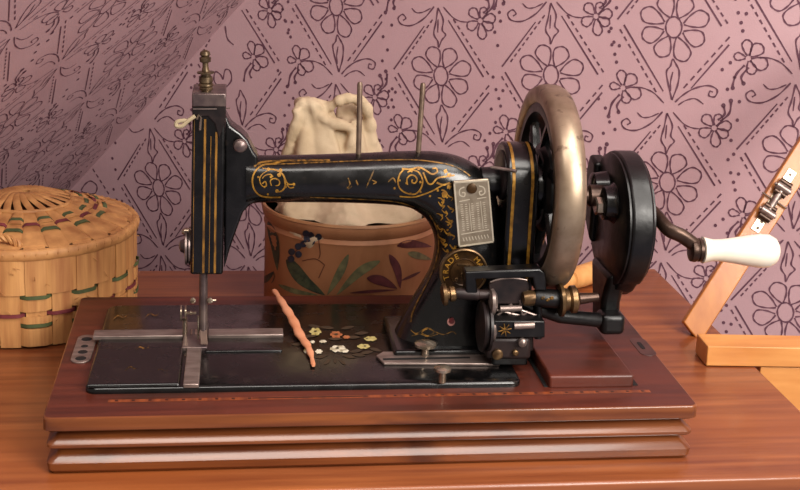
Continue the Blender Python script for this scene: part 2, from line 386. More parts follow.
# iron bed
def rrect(x0, x1, y0, y1, r, z, n=5):
    P = []
    for cx, cy, a0 in ((x1-r, y1-r, 0), (x0+r, y1-r, PI/2), (x0+r, y0+r, PI), (x1-r, y0+r, 1.5*PI)):
        for t in range(n+1):
            a = a0+t/n*PI/2; P.append(V((cx+math.cos(a)*r, cy+math.sin(a)*r, z)))
    return P
BX0, BX1, BY0, BY1 = .0265, .352, .0385, .2135
BZ = H+.005
bed = G().rings([rrect(BX0, BX1, BY0, BY1, .008, H), rrect(BX0, BX1, BY0, BY1, .008, BZ-.0018), rrect(BX0+.0008, BX1-.0008, BY0+.0008, BY1-.0008, .008, BZ-.0006), rrect(BX0+.0022, BX1-.0022, BY0+.0022, BY1-.0022, .007, BZ)]).make('bed_plate', 'japan', SM, smooth=60, track=True)
# slide plates on the left
def slab(name, x0, x1, y0, y1, z0, z1, m, parent, bw=.0008, seg=2): return bev(G().box(((x0+x1)/2, (y0+y1)/2, (z0+z1)/2), (x1-x0, y1-y0, z1-z0)).make(name, m, parent), bw, seg)
q0 = PZ(97, 333, BZ); q1 = PZ(281, 338, BZ); ncx = PZ(195, 345, BZ).x
y1_, y2_ = PZ(195, 332, BZ).y, PZ(195, 339, BZ).y
yf = PZ(120, 351, BZ).y
slab('front_slide_plate', BX0+.001, ncx-.0085, BY0+.0005, yf, BZ-.001, BZ+.0026, 'japan', bed, .0018, 4)
slab('front_slide_plate', ncx+.0085, q1.x+.0, yf-.006, yf, BZ-.001, BZ+.0015, 'japan', bed, .0012, 3)
slab('steel_rail', q0.x-.002, ncx-.010, y2_+.0015, y1_+.0005, BZ-.001, BZ+.0026, 'steel', bed, .0006)
slab('steel_rail', ncx+.010, q1.x+.002, y2_+.0015, y1_+.0005, BZ-.001, BZ+.0026, 'steel', bed, .0006)
slab('needle_plate', ncx-.0098, ncx+.0098, yf-.001, PZ(195, 325, BZ).y, BZ-.001, BZ+.0028, 'dark_steel', bed, .0006)
slab('needle_plate_tongue', ncx-.006, ncx+.0055, BY0-.0006, yf-.001, BZ-.001, BZ+.0024, 'steel', bed, .0008)
g = G()
for dx in (-.0035, 0, .0035): g.box((ncx+dx, (y1_+y2_)/2, BZ+.003), (.0014, .012, .0006))
g.make('feed_teeth', 'nickel', bed, smooth=0, kind='stuff')

# arm: rounded section swept along the arm and down the pillar
YM = .127
stn = [((246, 155), (246, 205), .017), ((258, 156), (258, 201.5), .0185), ((300, 155.5), (300, 201), .019), ((366, 153.5), (362, 202), .0195), ((411, 151.5), (402, 205), .020), ((440, 152.5), (417, 211), .021),
       ((463, 158), (427, 220), .0215), ((481, 169), (432.5, 231), .022), ((493, 187), (435, 243), .0225), ((499, 212), (434, 255), .023), ((503, 240), (430, 270), .024), ((506, 268), (421, 286), .025),
       ((508, 297), (410, 304), .027), ((510, 325), (399.5, 323), .030), ((514, 340), (394, 334), .033), ((518, 351), (388, 345), .036)]
def superring(T, B, hd, n=36, e=2.25):
    c = (T+B)/2; a = (T-B)/2; R = []
    for k in range(n):
        t = 2*PI*k/n; ct, st_ = math.cos(t), math.sin(t)
        R.append(c+a*math.copysign(abs(ct)**(2/e), ct)+V((0, -1, 0))*hd*math.copysign(abs(st_)**(2/e), st_))
    return R
Tt = catmull([PY(*s[0], YM) for s in stn], 3); Bt = catmull([PY(*s[1], YM) for s in stn], 3)
hds = []
for i in range(len(stn)-1):
    for j in range(3): hds.append(stn[i][2]+(stn[i+1][2]-stn[i][2])*j/3)
hds.append(stn[-1][2])
arm = G().rings([superring(a, b, h) for a, b, h in zip(Tt, Bt, hds)]).make('arm', 'japan', SM, smooth=60, track=True)
# foot flange of the pillar
fa, fb = PY(390, 348, YM), PY(520, 352, YM)
slab('pillar_foot', fa.x-.002, fb.x, YM-.040, YM+.040, BZ-.001, BZ+.006, 'japan', SM, .0028, 3)

# head: long box with neck bracket
hd = [(193, 100), (224, 100), (225, 117), (231, 128), (241, 134), (249, 142), (252, 156), (252, 203), (243, 214), (236, 232), (230, 249), (224, 273), (190.5, 275)]
P = [PY(x, y, YM-.016) for x, y in hd]
neckp = [PY(x, y, YM-.013) for x, y in [(224, 112), (231, 126), (241, 133), (248, 140), (254, 152), (258, 157), (258, 202), (250, 205), (243, 213), (236, 232), (230, 249), (224, 270)]]
neck = G().prism(neckp, (0, .026, 0)).make('neck_bracket', 'japan', SM, smooth=45, track=True); bev(neck, .005, 4, 25)
hb = [PY(192.5, 96, YM-.019), PY(226, 96, YM-.019), PY(223, 275, YM-.019), PY(190, 275, YM-.019)]
head = G().prism(hb, (0, .038, 0)).make('head', 'japan', SM, smooth=45, track=True); bev(head, .0022, 3)
cap = [(192, 94), (226, 94), (226, 118), (222, 131), (219, 139), (215, 124), (208, 116), (200, 117), (192, 114)]
bev(G().prism([PY(x, y, YM-.0205) for x, y in cap], (0, .003, 0)).make('face_plate_cap', 'worn_black', head), .0006)
c2 = [(191.8, 93.5), (226.2, 93.5), (226, 107), (192, 107)]
bev(G().prism([PY(x, y, YM-.0215) for x, y in c2], (0, .042, 0)).make('head_cap', 'dark_steel', head), .001)
g = G()
for x, y in ((210, 300), (193, 300)): g.lathe(PY(x, y, YM-.012), (0, -1, 0), [(0, .0022), (.002, .0022), (.0025, .001)], 12)
g.lathe(PY(216, 300.5, YM-.012), (-1, 0, 0), [(0, .0012), (.006, .0012)], 10)
g.make('needle_clamp_screw', 'nickel', head)
G().lathe(PY(240, 145, YM-.016), (0, -1, 0), [(0, .0045), (.003, .0055), (.0055, .0045), (.0072, .0018)], 20).make('oil_knob', 'dark_steel', SM)
# stack of thread rings on top (needle bar cap)
px = lambda y, r: ((95-y), r)
base_p = PY(206.5, 100, YM-.012); dirz = (PY(205, 47, YM-.012)-base_p)
Lz = dirz.length; k = Lz/53
prof = [(0, 8), (.5, 9), (2, 9), (2.6, 5), (12, 4.8), (13, 6.6), (15, 7), (16, 6), (17.5, 7.6), (19, 7.4), (20, 6), (21, 7), (26, 6.6), (27, 5), (29, 5), (29.6, 8.4), (31, 8.6), (31.6, 4), (36, 3), (40, 3), (41, 5.4), (45, 5.8), (46.5, 3.6), (48, 5.4), (51, 4.6), (53, 1)]
G().lathe(base_p-V((0, 0, .002)), dirz, [(a*k, b*k) for a, b in prof], 24).make('presser_spring_screw', 'brass_old', SM)
# needle bar and foot
npt = PY(203.5, 270, YM-.006); nb = V((npt.x, YM-.006, BZ+.012))
nbar = G().tube([npt+V((0, 0, .02)), nb], .0034, 14).make('presser_bar', 'dark_steel', SM)
G().tube([nb+V((-.004, 0, .012)), V((nb.x-.004, nb.y, BZ+.004))], .0008, 8).make('needle', 'nickel', nbar)
bev(G().prism([nb+V(p) for p in ((-.003, -.002, .002), (.003, -.002, .002), (.004, -.010, -.0085), (-.002, -.010, -.0085))], (0, .003, 0)).make('presser_foot', 'bronze', nbar), .0004)
g = G()
sp = PY(185, 313, YM+.01)
for dx in (-.0035, 0, .0042): g.lathe(sp+V((dx, 0, 0)), (1, 0, 0), [(0, .0066 if dx < .003 else .002), (.0012, .0066 if dx < .003 else .002)], 20)
g.tube([sp, sp+V((.009, 0, 0))], .0012, 8); g.tube([sp+V((0, 0, -.004)), V((sp.x, sp.y, BZ-.001))], .002, 10)
g.make('bobbin_guide', 'nickel', SM)
# tension discs at the left of the head
tc_ = PY(189.5, 246, YM-.004)
td = G().lathe(tc_+V((.004, 0, 0)), (-1, 0, 0), [(-.002, .004), (.002, .004), (.003, .015), (.0042, .0155), (.005, .013), (.0055, .0145), (.007, .0148), (.008, .006), (.011, .0045), (.012, .002)], 24).make('tension_disc', 'dark_steel', SM)
G().lathe(tc_+V((0, -.002, .0125)), (-1, 0, 0), [(-.003, .003), (.004, .003), (.006, .0015)], 12).make('tension_pin', 'nickel', td)
# thread take-up hook
g = G(); hk = [PY(195, 116, YM-.021), PY(188, 121, YM-.021), PY(182, 126, YM-.021), PY(176.5, 126, YM-.02), PY(177, 122, YM-.02), PY(183, 120.5, YM-.02), PY(188, 121, YM-.02)]
g.tube(catmull(hk, 5), .0016, 8); g.make('thread_hook', 'thread_cream', SM)
g = G(); g.tube([PY(197, 119, YM-.0215), PY(199, 115, YM-.0225), PY(201, 118, YM-.0225), PY(200, 130, YM-.0215)], .0009, 8); g.make('thread_guide', 'nickel', SM)
# spool pins
for (x0, y0), (x1, y1) in (((360, 82), (358.5, 158)), ((423, 83), (418, 157))):
    a, b = PY(x0, y0, YM), PY(x1, y1, YM)
    G().tube([b, a-V((0, 0, .002)), a], [.0021, .0022, .0016], 12).make('spool_pin', 'pin_bronze', arm)

# ---- decals on curved surfaces: ribbons laid on the metal
def hit(x, y, names, off=.00035):
    best = None
    for n in names:
        loc, nor, idx, dist = TREES[n].ray_cast(CC, ray(x, y).normalized())
        if loc and (best is None or dist < best[2]): best = (loc, nor, dist)
    if not best: return None
    n = best[1]
    if n.dot(ray(x, y)) > 0: n = -n
    return best[0]+n*off
def dstroke(g, pts, wd, names, off=.00035, k=6, taper=0, closed=False):
    P = catmull(pts, k, closed) if k > 1 else [V((*p, 0)) for p in pts]; n = len(P); L_ = []
    for i, p in enumerate(P):
        a, b = P[max(i-1, 0)], P[min(i+1, n-1)]; t = (b-a); l = t.length or 1; q = V((-t.y/l, t.x/l, 0))
        s = i/(n-1); h = (wd(s) if callable(wd) else wd*(1-taper*abs(2*s-1)**2))/2
        L_.append((hit(p.x+q.x*h, p.y+q.y*h, names, off), hit(p.x-q.x*h, p.y-q.y*h, names, off)))
    for i in range(n-1):
        a, b = L_[i], L_[i+1]
        if None in (a[0], a[1], b[0], b[1]): continue
        g.add([a[0], a[1], b[1], b[0]], [(0, 1, 2, 3)])
def ddot(g, x, y, r, names, off=.0004, ry=None, n=10, wob=0):
    ry = ry or r; c = hit(x, y, names, off)
    ring = [hit(x+math.cos(2*PI*t/n)*r*(1+wob*math.sin(t*2.7+x)), y+math.sin(2*PI*t/n)*ry*(1+wob*math.sin(t*2.7+x)), names, off) for t in range(n)]
    if c is None or None in ring: return
    g.add([c]+ring, [(0, 1+t, 1+(t+1) % n) for t in range(n)])
A_ = ['arm']; HN = ['head']
def cx5(P, ox, oy, s): return [(ox+x/s, oy+y/s) for x, y in P]
g = G()
# left scroll medallion (zoom 9.8 from 250,155)
q = lambda P: cx5(P, 250, 155, 9.8)
dstroke(g, q([(340, 60), (230, 85), (130, 100), (60, 150), (25, 230), (35, 320), (85, 385), (160, 410), (300, 412)]), 1.6, A_)
dstroke(g, q([(120, 130), (180, 140), (260, 150), (320, 190), (350, 250), (380, 285), (440, 285)]), 1.7, A_, taper=.5)
dstroke(g, q([(335, 230), (345, 300), (310, 350), (250, 360)]), 1.6, A_, taper=.4)
dstroke(g, q([(190, 150), (130, 180), (95, 230), (110, 290), (150, 320)]), 1.1, A_, taper=.5)
dstroke(g, q([(210, 300), (200, 250), (240, 230), (285, 250), (285, 290), (250, 300)]), 1.3, A_, taper=.3)
dstroke(g, q([(120, 230), (150, 200), (200, 190), (225, 215)]), 1.1, A_)
dstroke(g, q([(120, 280), (150, 260), (160, 300), (130, 310)]), 1.2, A_)
dstroke(g, q([(360, 285), (390, 320), (430, 315)]), 1.3, A_)
for x, y, r in ((180, 140, 1.6), (300, 150, 1.8), (285, 195, 2), (80, 215, 1.1), (205, 215, 1.3), (265, 350, 1.8), (350, 310, 1.2), (175, 382, 1.1), (430, 285, 1.4)): ddot(g, 250+x/9.8, 155+y/9.8, r, A_)
# right scrollwork (zoom 8.914 from 385,150)
q = lambda P: cx5(P, 385, 150, 8.914)
dstroke(g, q([(170, 170), (130, 220), (115, 290), (140, 350), (200, 385), (270, 390), (320, 340), (335, 270), (300, 200), (240, 180), (200, 200)]), 1.5, A_)
dstroke(g, q([(200, 310), (195, 260), (225, 225), (265, 230), (285, 265), (265, 295), (240, 285), (245, 262)]), 1.4, A_)
dstroke(g, q([(130, 412), (250, 418), (340, 395), (430, 360), (520, 310), (590, 300)]), 1.4, A_)
dstroke(g, q([(150, 165), (230, 172), (300, 155), (360, 180), (420, 215), (465, 195), (455, 165), (420, 165)]), 1.7, A_)
dstroke(g, q([(340, 200), (380, 290), (420, 300), (470, 250), (560, 235), (620, 225)]), 1.6, A_)
dstroke(g, q([(460, 290), (520, 310), (580, 290)]), 1.8, A_)
for x, y, r in ((85, 340, 1.2), (130, 270, 1.1), (315, 285, 1.3), (190, 295, 1.1), (225, 385, 1), (315, 370, 1.2), (540, 190, 2), (570, 225, 2.2), (300, 165, 1.6), (235, 185, 1.7), (530, 400, 3), (570, 330, 2.2), (400, 410, 1.1), (470, 360, 1.2)): ddot(g, 385+x/8.914, 150+y/8.914, r, A_, wob=.25)
# cluster beside the maker's plate
rn = random.Random(3)
for i in range(16):
    t = i/15; x = 444+6*math.sin(i*1.9)+3*t; y = 192+t*58
    dstroke(g, [(x-3, y-2), (x, y+rn.uniform(-3, 3)), (x+3, y+2), (x+1, y+5)], 1.3+.7*rn.random(), A_, taper=.6)
    ddot(g, x+rn.uniform(-3, 3), y+rn.uniform(-2, 2), 1.1, A_, wob=.3)
g.make('gold_scrollwork', 'gold', arm, smooth=0, kind='stuff')
g = G()
# lining along the inside edge of arm and pillar, worn strokes
dstroke(g, [(430, 215), (437, 228), (439, 245), (436, 262), (428, 282), (420, 297), (413, 312), (411, 322)], 1.5, A_)
dstroke(g, [(310, 197), (360, 199), (395, 201.5), (415, 207)], 1.0, A_)
dstroke(g, [(254, 167), (262, 162.5), (285, 161), (330, 160.5)], 1.9, A_)  # gold lining, widened to paint the highlight along the arm top
dstroke(g, [(258, 165), (300, 163.5), (360, 161), (410, 160), (440, 163), (458, 168), (470, 176)], 1.2, A_)
for P in ([(348, 178), (350, 184), (347, 188)], [(356, 180), (358, 185)], [(366, 188), (371, 177), (374, 170)], [(372, 180), (376, 182), (373, 184)], [(388, 182), (393, 178), (396, 183)], [(352, 186), (348, 189)]): dstroke(g, P, 1.5, A_, taper=.5)
zz = [(411, 330), (416, 333.5), (422, 330.5), (428, 328), (434, 332), (428, 335.5), (422, 332.5), (428, 329), (436, 332), (444, 334.5), (452, 331.5), (456, 334)]
dstroke(g, zz, .9, A_); dstroke(g, [(412, 336), (420, 334), (428, 336.5), (438, 334)], .8, A_)
g.make('gold_lining', 'gold_worn', arm, smooth=0, kind='stuff')
g = G(); g2 = G()
for xa, xb, wd in ((205.3, 203.2, 2.2), (216.5, 214.8, 2.2)):
    dstroke(g, [(xa, 119 if xa < 210 else 132), ((xa+xb)/2, 190), (xb, 273)], wd, HN, k=4, off=.0005)
dstroke(g, [(211, 136), (210, 200), (209, 273)], .5, HN, k=3); dstroke(g, [(194.5, 118), (193, 272)], .5, HN, k=3)
g.make('gold_stripes', 'gold_stripe', head, smooth=0, kind='stuff')
g = G(); dstroke(g, [(193, 108.2), (226, 108)], 1.1, HN, off=.0032, k=3); g.make('white_line', 'steel', head, smooth=0)

# red-rimmed hole
hp = hit(451, 322, A_, .0); 
G().lathe(hp+V((0, .001, 0)), (0, -1, 0), [(0, .0032), (.0016, .0032), (.002, .0028)], 16).make('hole_rim', 'pale_pink', arm)
G().lathe(hp+V((.0003, .0, .0014)), (0, -1, 0), [(0, .0024), (.0016, .0024)], 16).make('oil_hole', 'red_paint', arm)

# maker's plate
def plane_frame(c, ux, uy): return lambda a, b, o=0: c+ux*a+uy*b+ux.cross(uy).normalized()*o
pc = [PY(453, 181, .101), PY(489, 178.5, .101), PY(494.5, 243, .101), PY(458.5, 248, .101)]
MP = bev(G().prism(pc, (0, .0025, 0)).make('maker_plate', 'plate_metal', SM), .0012, 3)
def pl(u, v, o=0): return (pc[0]*(1-u)+pc[1]*u)*(1-v)+(pc[3]*(1-u)+pc[2]*u)*v+V((0, -o, 0))
def pstroke(g, pts, wd, o=.0003, k=5):
    P = catmull(pts, k) if k > 1 else [V((*p, 0)) for p in pts]; vs = []
    for i, p in enumerate(P):
        a, b = P[max(i-1, 0)], P[min(i+1, len(P)-1)]; t = V(((b-a).x*36, (b-a).y*66)); t.normalize(); h = wd/2
        vs += [pl(p.x-t.y*h/36, p.y+t.x*h/66, o), pl(p.x+t.y*h/36, p.y-t.x*h/66, o)]
    g.add(vs, [(2*i, 2*i+1, 2*i+3, 2*i+2) for i in range(len(P)-1)])
g = G()
pstroke(g, [(.03, .04), (.03, .97)], 1.6); pstroke(g, [(.97, .04), (.97, .97)], 1.6); pstroke(g, [(.03, .025), (.97, .025)], 1.6); pstroke(g, [(.03, .975), (.97, .975)], 1.8)
pstroke(g, [(.12, .31), (.42, .29)], 1); pstroke(g, [(.62, .29), (.88, .28)], 1); pstroke(g, [(.1, .80), (.88, .78)], 1)
for s in (1, -1):
    X = lambda x: .5+s*(x-.5)
    pstroke(g, [(X(.30), .10), (X(.17), .13), (X(.15), .21), (X(.27), .24), (X(.30), .19), (X(.22), .18)], 1.2)
rn = random.Random(5)
for cx_, n in ((.18, 13), (.30, 13), (.47, 13), (.62, 13), (.80, 13)):
    for i in range(n):
        v = .36+i*.032; l = .05+.03*rn.random()
        if cx_ in (.30, .47, .62, .80, .18): pstroke(g, [(cx_-l/2, v), (cx_+l/2, v-.002)], .8, k=1)
pstroke(g, [(.39, .34), (.40, .77)], .6); pstroke(g, [(.71, .33), (.72, .76)], .6)
for i in range(9): pstroke(g, [(.14+i*.085, .85), (.17+i*.085, .91)], .9, k=1)
g.make('embossed_marks', 'plate_light', MP, smooth=0, kind='stuff')
G().lathe(pl(.5, .13), (0, -1, 0), [(0, .0042), (.0012, .004), (.0018, .0022)], 16).make('rivet', 'brass_dark', MP)

# medallion
mc = PY(463.5, 272, .0985); 
MD = G().lathe(mc+V((0, .004, 0)), (0, -1, 0), [(0, .0192), (.004, .0195), (.0052, .0185), (.0045, .0172), (.0045, .0115), (.0052, .011), (.0045, .0102), (.0045, .0002)], 40).make('medallion', 'brass_dark', SM, smooth=30)
G().tube([mc+V((math.cos(t*PI/20)*.0186, -.001, math.sin(t*PI/20)*.0186)) for t in range(40)], .0010, 6, closed=True).make('medallion_rim', 'brass', MD)
def glyph(ch, size):
    c = bpy.data.curves.new('lettering', 'FONT'); c.body = ch; c.size = size; c.align_x = 'CENTER'; c.offset = size*.012
    o = bpy.data.objects.new('lettering', c); COL.objects.link(o); dg = bpy.context.evaluated_depsgraph_get()
    me = o.evaluated_get(dg).to_mesh(); vs = [v.co.copy() for v in me.vertices]; fs = [tuple(p.vertices) for p in me.polygons]
    bpy.data.objects.remove(o); bpy.data.curves.remove(c); return vs, fs
g = G(); word = 'TRADE  MARK'
for i, ch in enumerate(word):
    if ch == ' ': continue
    a = math.radians(192-i*20.4+(6 if i < 5 else -4)); vs, fs = glyph(ch, .0062)
    rot = a-PI/2; rr = .0124
    g.add([mc+V((math.cos(a)*rr+v.x*math.cos(rot)-v.y*math.sin(rot), -.0008, math.sin(a)*rr+v.x*math.sin(rot)+v.y*math.cos(rot))) for v in vs], fs)
g.make('lettering', 'gold', MD, smooth=0, kind='stuff')
g = G(); rn = random.Random(2)
for i in range(12):
    x, z = rn.uniform(-.006, .006), rn.uniform(-.007, .006); g.lathe(mc+V((x, -.0004, z)), (0, -1, 0), [(0, .0016), (.0007, .001)], 7)
g.tube([mc+V((-.005, -.0008, .0065)), mc+V((.005, -.0008, .0065))], .0007, 6)
g.make('relief_emblem', 'brass', MD)

# shaft collar between arm and wheel
SZ = .179
G().lathe((PY(486, 184, YM).x, YM, SZ+.004), (1, 0, 0), [(-.005, .012), (0, .012), (.004, .0125), (.010, .0115), (.020, .0105), (.075, .0105)], 28).make('main_shaft_collar', 'black_iron', SM)
# guard with lining
gx0, gx1 = .3455, .3705
def gprof(x, r=0.0):
    P = []
    for t in range(13):
        a = -PI*.02+PI*1.04*t/12; P.append(V((x, YM+math.cos(a)*-(.030-r), .186+math.sin(a)*(.030-r))))
    return P+[V((x, YM+.024, .09)), V((x, YM+.024, H+.012)), V((x, YM-.026, H+.012)), V((x, YM-.029, .09))]
G1 = G().prism(gprof(gx0), (gx1-gx0, 0, 0)).make('pulley_guard', 'japan', SM, smooth=40, track=True); bev(G1, .002, 3, 40)
g = G()
for xo in (.0045, .0195):
    for wd, dd in ((.0024, 0),):
        P = [V((gx0+xo, YM-.029-.0012, z)) for z in (.075, .12, .16)]+[V((gx0+xo, YM-math.cos(a)*.0305, .186+math.sin(a)*.0305)) for a in [x*PI/16 for x in range(0, 9)]]
        vs = []
        for p in P: vs += [p+V((-wd/2, 0, 0)), p+V((wd/2, 0, 0))]
        g.add(vs, [(2*i, 2*i+1, 2*i+3, 2*i+2) for i in range(len(P)-1)])
g.make('gold_lining', 'gold', G1, smooth=0)
G().lathe((gx0+.001, YM-.004, .19), (-1, 0, 0), [(0, .020), (.002, .020), (.003, .018), (.003, .001)], 28).make('guard_boss', 'worn_black', G1)
G().tube([(gx0-.012, YM-.018, .1995), (gx0+.006, YM-.0295, .1995)], .0013, 8).make('guard_pin', 'steel', G1)

# hand wheel
WXc, WR = .384, .083
hw = G()
ring = []
N = 72
rim_prof = [(.0112, .070), (.0118, .076), (.0105, .0805), (.006, .0828), (0, .0834), (-.006, .0828), (-.0105, .0805), (-.0118, .076), (-.0112, .070), (-.007, .0665), (.007, .0665)]
for t in range(N):
    a = 2*PI*t/N; ring.append([V((WXc+x, YM+math.cos(a)*r, SZ+math.sin(a)*r)) for x, r in rim_prof])
hwo = hw.rings(ring, closed=True).make('hand_wheel_rim', 'wheel_metal', SM, smooth=50)
g = G(); g.lathe((WXc-.010, YM, SZ), (1, 0, 0), [(0, .0655), (.001, .0705), (.003, .0705), (.003, .064), (.017, .064), (.017, .0705), (.019, .0705), (.02, .0655), (.02, .061), (0, .061), (0, .0655)], 64)
g.make('inner_wheel_ring', 'black_iron', hwo, smooth=40)
for i in range(6):
    a0 = i*PI/3+.3
    P = [V((WXc-.002, YM+math.cos(a0+b)*r, SZ+math.sin(a0+b)*r)) for r, b in ((.014, 0), (.026, .10), (.040, .28), (.053, .42), (.0635, .48))]
    G().tube(catmull(P, 4), [.0062-.0018*min(1, j/16) for j in range(17)], 10).make('spoke', 'japan', hwo)
G().lathe((WXc-.014, YM, SZ), (1, 0, 0), [(0, .010), (.001, .017), (.006, .019), (.022, .019), (.027, .017), (.028, .010)], 32).make('wheel_hub', 'japan', hwo)
G().lathe((WXc-.008, YM, SZ), (1, 0, 0), [(0, .031), (.003, .036), (.006, .036), (.009, .031), (.009, .027), (0, .027), (0, .031)], 40).make('belt_groove_ring', 'black_iron', hwo)
G().lathe((WXc+.013, YM-.004, SZ-.006), (1, 0, 0), [(0, .011), (.006, .011), (.008, .0065), (.02, .0065), (.022, .009), (.040, .009), (.042, .006), (.058, .006)], 20).make('wheel_axle', 'bronze', hwo)

# crank housing
CHY, CHZ, CHR = .127, .152, .0565
def disc(x0, x1, r, y=CHY, z=CHZ, n=56): return [(x0, r-.002), (x0+.0015, r), (x1-.0015, r), (x1, r-.002)]
ch = G()
xa, xb = .4405, .4585
# outline of the casting: round top flowing into a leg
out = []
for t in range(37):
    a = math.radians(-62+t/36*(304)); out.append((CHY+math.cos(a)*-CHR, CHZ+math.sin(a)*CHR))
out = [(CHY-math.cos(math.radians(d))*CHR, CHZ+math.sin(math.radians(d))*CHR) for d in [(-52+284*t/40) for t in range(41)]]
leg = [(.148, .104), (.142, .096), (.132, .090), (.120, .089), (.108, .096), (.098, .106)]
out = out+leg
leg = [(.152, .112), (.146, .092), (.140, .078), (.139, .068), (.134, .061), (.122, .060), (.114, .064), (.111, .074), (.112, .084), (.106, .098), (.098, .112)]
CH = G().prism([V((xa, y, z)) for y, z in out], (xb-xa, 0, 0)).make('crank_gear_housing', 'black_iron', SM, smooth=40); bev(CH, .0022, 3, 40)
bev(G().prism([V((.4335, y, z)) for y, z in leg], (.0165, 0, 0)).make('housing_leg', 'black_iron', CH), .004, 3, 40)
G().lathe((xa-.0035, CHY, CHZ), (1, 0, 0), [(0, .050), (.002, .0545), (.004, .0545)], 56).make('housing_lip', 'black_iron', CH)
G().lathe((xb-.001, CHY, CHZ), (1, 0, 0), [(0, .0525), (.003, .0525), (.0045, .049), (.005, .02)], 56).make('gear_cover', 'black_iron', CH)
G().lathe((xa-.016, CHY+.012, CHZ+.004+.02), (1, 0, 0), [(0, .008), (.002, .012), (.010, .013), (.018, .017)], 24).make('housing_boss', 'japan', CH)
G().lathe((xa-.014, YM-.012, SZ-.010), (1, 0, 0), [(0, .009), (.002, .0135), (.007, .014), (.012, .018), (.014, .02)], 28).make('housing_boss', 'japan', CH)
nutc = V((xa-.019, YM-.014, SZ-.012))
G().lathe(nutc, (1, 0, 0), [(0, .006), (.001, .0075), (.006, .0075)], 6).make('square_nut', 'nickel', CH, smooth=20)
bev(G().prism([V((xa-.008, y, z)) for y, z in [(CHY+.030, CHZ+.040), (CHY+.048, CHZ+.044), (CHY+.054, CHZ+.030), (CHY+.054, CHZ-.01), (CHY+.03, CHZ-.03)]], (.012, 0, 0)).make('housing_web', 'black_iron', CH), .003, 3)
bev(G().box((.4405, .108, .070), (.021, .020, .018)).make('clamp_block', 'black_iron', CH), .005, 4)
G().tube([PY(520, 300, .085)+V((0, 0, -.002)), PY(560, 316, .085), PY(598, 320, .095)], .0058, 14).make('mounting_rod', 'black_iron', CH)
# crank arm and handle
hA = PY(703, 250, .08); hB = PY(781, 251, .078)
P = catmull([V((xb, .112, .166)), V((.466, .104, .1655)), PY(668, 229, .085), PY(682, 236, .081), PY(696, 246, .08)], 5)
CA = G().tube(P, [.0052]*3+[.0048]*(len(P)-3), 12, flat=1.25).make('crank_arm', 'bronze', SM)
hx = (hB-hA).normalized(); Lh = (hB-hA).length
G().lathe(hA-hx*.011, hx, [(0, .004), (.0008, .0092), (.004, .0098), (.0062, .0088), (.007, .0095), (.0095, .0092), (.011, .0075)], 28).make('handle_ferrule', 'bronze', CA)
prof = [(0, .0055), (.001, .0105), (.004, .0098), (.010, .0086), (.018, .0088), (.030, .0103), (.042, .0122), (.052, .0134), (.060, .0132), (.066, .0108), (.0695, .0062), (.0708, .0005)]
kk = Lh/.0708
G().lathe(hA-hx*.0015, hx, [(a*kk, b*1.02) for a, b in prof], 40).make('crank_handle', 'porcelain', CA, smooth=70, label='white porcelain pear-shaped crank handle')

# bobbin winder assembly (in front of the pillar)
YB = .072
BW = G()
def pbox(g, x0, y0, x1, y1, Y, dy): 
    P = [PY(x0, y1, Y), PY(x1, y1, Y), PY(x1, y0, Y), PY(x0, y0, Y)]; return g.prism(P, (0, dy, 0))
def ptube(g, x0, y0, x1, y1, Y, rpx, n=16, Y2=None):
    a, b = PY(x0, y0, Y), PY(x1, y1, Y if Y2 is None else Y2); kpx = (a-CC).dot(FW)/CF; return g.tube([a, b], rpx*kpx, n)
def plathe(g, x0, y0, x1, y1, Y, prof, n=24):
    a, b = PY(x0, y0, Y), PY(x1, y1, Y); kpx = (a-CC).dot(FW)/CF; L_ = (b-a).length
    return g.lathe(a, b-a, [(t*L_, r*kpx) for t, r in prof], n)
W0 = bev(G().prism([PY(x, y, YB-.004) for x, y in ((465, 272), (541, 268.5), (545.5, 273), (547, 291), (535, 291), (533, 278), (476, 279.5), (479, 300), (466, 300))], (0, .014, 0)).make('winder_bracket', 'black_iron', SM, label='black U-shaped bobbin winder bracket'), .0016, 3)
g = G(); pbox(g, 486, 296, 534, 352, YB+.012, .020); bev(g.make('winder_body', 'worn_black', W0), .002)
g = G(); g.prism([PY(x, y, YB+.002) for x, y in ((490, 304), (489, 284), (500, 279.5), (513, 278.5), (526, 280.5), (530, 285), (527, 304))], (0, .004, 0)); bev(g.make('shield_plate', 'worn_black', W0), .0006)
g = G(); g.tube(catmull([PY(x, y, YB+.0015) for x, y in ((490, 282), (500, 279), (513, 278), (527, 280))], 5), .0008, 8); g.make('shield_edge', 'steel', W0)
g = G(); plathe(g, 441, 295, 456, 293.5, YB, [(0, 6), (.12, 11), (.35, 11), (.42, 6), (.55, 6), (.6, 8), (.9, 7.5), (1, 5)]); g.make('thumb_knob', 'brass', W0)
g = G(); plathe(g, 455, 293.5, 492, 295, YB, [(0, 5), (.1, 6), (.62, 6.2), (.64, 5), (1, 5)]); g.make('winder_shaft', 'worn_black', W0)
g = G(); plathe(g, 522, 299, 536, 297.5, YB, [(0, 4), (.1, 7), (.5, 8), (.9, 7.5), (1, 6)]); g.make('nickel_collar', 'brass', W0)
g = G(); plathe(g, 534, 297.5, 560, 299, YB, [(0, 8), (.1, 9), (.9, 9.5), (1, 8)]); g.make('black_barrel', 'black_iron', W0)
g = G()
for x in (543, 548, 552): g.lathe(PY(x, 298+((x*7) % 3), YB-.0078), (0, -1, 0), [(0, .0016), (.0004, .001)], 6)
g.make('gold_sprig', 'gold_worn', W0)
g = G(); plathe(g, 558, 300, 578, 299, YB, [(0, 8), (.05, 16.5), (.2, 17), (.3, 12), (.5, 11), (.62, 14), (.85, 14), (.95, 11), (1, 6)]); g.make('bobbin_pulley', 'brass', W0)
g = G(); plathe(g, 577, 299, 598, 297, YB+.002, [(0, 4.5), (.1, 6), (.6, 5), (1, 4.5)]); g.make('winder_spindle', 'bronze', W0)
